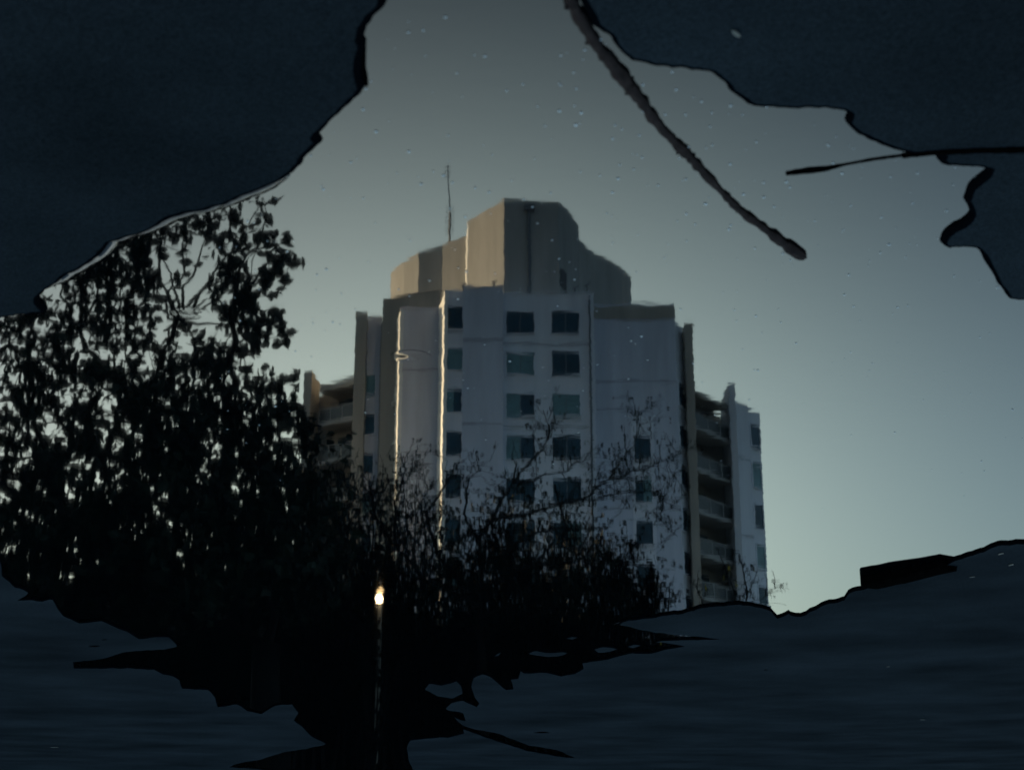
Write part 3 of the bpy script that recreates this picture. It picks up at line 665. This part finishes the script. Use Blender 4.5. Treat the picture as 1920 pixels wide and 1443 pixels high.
small_leaf(1895, 1052, 16, 1.3, 'pale leaf just below the far right shore, lower of two', M_dryleaf)
small_leaf(1822, 1075, 12, .8, 'pale leaf right of the wood block', M_dryleaf)
small_leaf(177, 1206, 22, .2, 'dark leaf on the asphalt near the lower left shore', M_wood)
small_leaf(196, 1194, 12, .6, 'small dark leaf beside the larger one at the lower left', M_wood)
small_leaf(102, 1397, 16, .1, 'small leaf near the bottom left corner', M_dryleaf)
small_leaf(1436, 1251, 8, .4, 'tiny dark leaf on the asphalt at the lower right, left one', M_wood)
small_leaf(1016, 1369, 30, .1, 'long dark leaf on the asphalt near the bottom centre', M_wood)
small_leaf(186, 460, 12, .6, 'small dark leaf on the upper left asphalt near the shore', M_wood)

# ripple rings on the water
def ring(u, v, r_px, label, amp=.00035, waves=3.0):
    g = GP(u, v, .0002); dist = math.sqrt(g.x ** 2 + g.y ** 2 + H * H); Rr = r_px / F * dist
    mb = MB(); nr, na = 26, 48; mb.v.append((g.x, g.y, g.z + amp))
    for i in range(1, nr + 1):
        f_ = i / nr; z = amp * math.cos(2 * math.pi * waves * f_) * (1 - f_) ** 1.2 * (1 - f_ * .2)
        for k in range(na):
            q = 2 * math.pi * k / na; mb.v.append((g.x + Rr * f_ * math.cos(q), g.y + Rr * f_ * math.sin(q), g.z + z * (1 if f_ < 1 else 0)))
    for k in range(na): mb.f.append((0, 1 + k, 1 + (k + 1) % na)); mb.m.append(0)
    for i in range(nr - 1):
        for k in range(na):
            l = (k + 1) % na; a = 1 + i * na; mb.f.append((a + k, a + na + k, a + na + l, a + l)); mb.m.append(0)
    return tag(mb.build('ripple', M_water, smooth=True, fix=False), kind='structure')
def ridge(px_list, wid, hgt):
    P = [gp(q.x, q.y) for q in refine(px_list, seed=1)][:-14]
    mb = MB(); n = len(P)
    for i, p in enumerate(P):
        t = (P[min(i + 1, n - 1)] - P[max(i - 1, 0)]).normalized(); nd = Vector((t.y, -t.x))
        if nd.y > 0: nd = -nd
        f_ = min(1, i / 6, (n - 1 - i) / 6) * (1 + .35 * mn.noise(Vector((p.x * 25, p.y * 25, 0))))
        for k in range(9):
            a = k / 8; q = p + nd * wid * f_ * (a - .12); mb.v.append((q.x, q.y, .0001 + hgt * f_ * math.sin(math.pi * a) ** 1.3))
        if i:
            for k in range(8): b0 = (i - 1) * 9 + k; mb.f.append((b0, b0 + 1, b0 + 10, b0 + 9)); mb.m.append(0)
    o = mb.build('water_edge', M_water, smooth=True, fix=False)
    if sum(p.normal.z for p in o.data.polygons) < 0: o.data.flip_normals()
    return tag(o, kind='structure')
ridge([(540,328),(500,345),(460,362),(420,378),(380,390),(340,398),(310,410),(280,428),(240,438),(212,448),(190,475),(170,488),(150,500),(120,518),(90,535),(76,552)], .0085, .0011)
ridge([(1150,1172),(1177,1160),(1228,1154),(1292,1143),(1340,1133)][::-1], .012, .0010)
ridge([(866,1356),(880,1362),(930,1372),(990,1394),(1046,1404),(1080,1416),(1100,1425)], .016, .0016)
ridge([(883,1262),(884,1285),(891,1304),(899,1318),(905,1330)], .010, .0012)
ring(352, 587, 40, '', .00003, 2.0); ring(1425, 1137, 48, '', .00007, 2.0); ring(770, 668, 38, '', .00008, .5)

# pale specks drifting on the water film
rng = random.Random(77); mb = MB()
from mathutils import geometry as mg
P2 = [Vector(p) for p in OUTER]
def inside(u, v):
    c = False; n = len(P2); j = n - 1
    for i in range(n):
        if (P2[i].y > v) != (P2[j].y > v) and u < (P2[j].x - P2[i].x) * (v - P2[i].y) / (P2[j].y - P2[i].y) + P2[i].x: c = not c
        j = i
    return c
k = 0
while k < 420:
    u, v = rng.uniform(400, 1920), rng.betavariate(1.5, 1.9) * 1000
    if not inside(u, v): continue
    g = GP(u, v, .0003); r = rng.choice((.0004, .0006, .0008, .0011)) * rng.uniform(.7, 1.2); nn = 6; i = len(mb.v)
    for q in range(nn):
        a = 2 * math.pi * q / nn + rng.random() * .6; s_ = r * rng.uniform(.6, 1.2); mb.v.append((g.x + math.cos(a) * s_, g.y + math.sin(a) * s_, g.z))
    mb.v.append((g.x, g.y, g.z + r * .5))
    for q in range(nn): mb.f.append((i + q, i + (q + 1) % nn, i + nn)); mb.m.append(0)
    k += 1
tag(mb.build('pollen_specks', M_fleck, fix=False), 'pale specks of pollen and dust floating on the bright water', 'specks', kind='stuff')
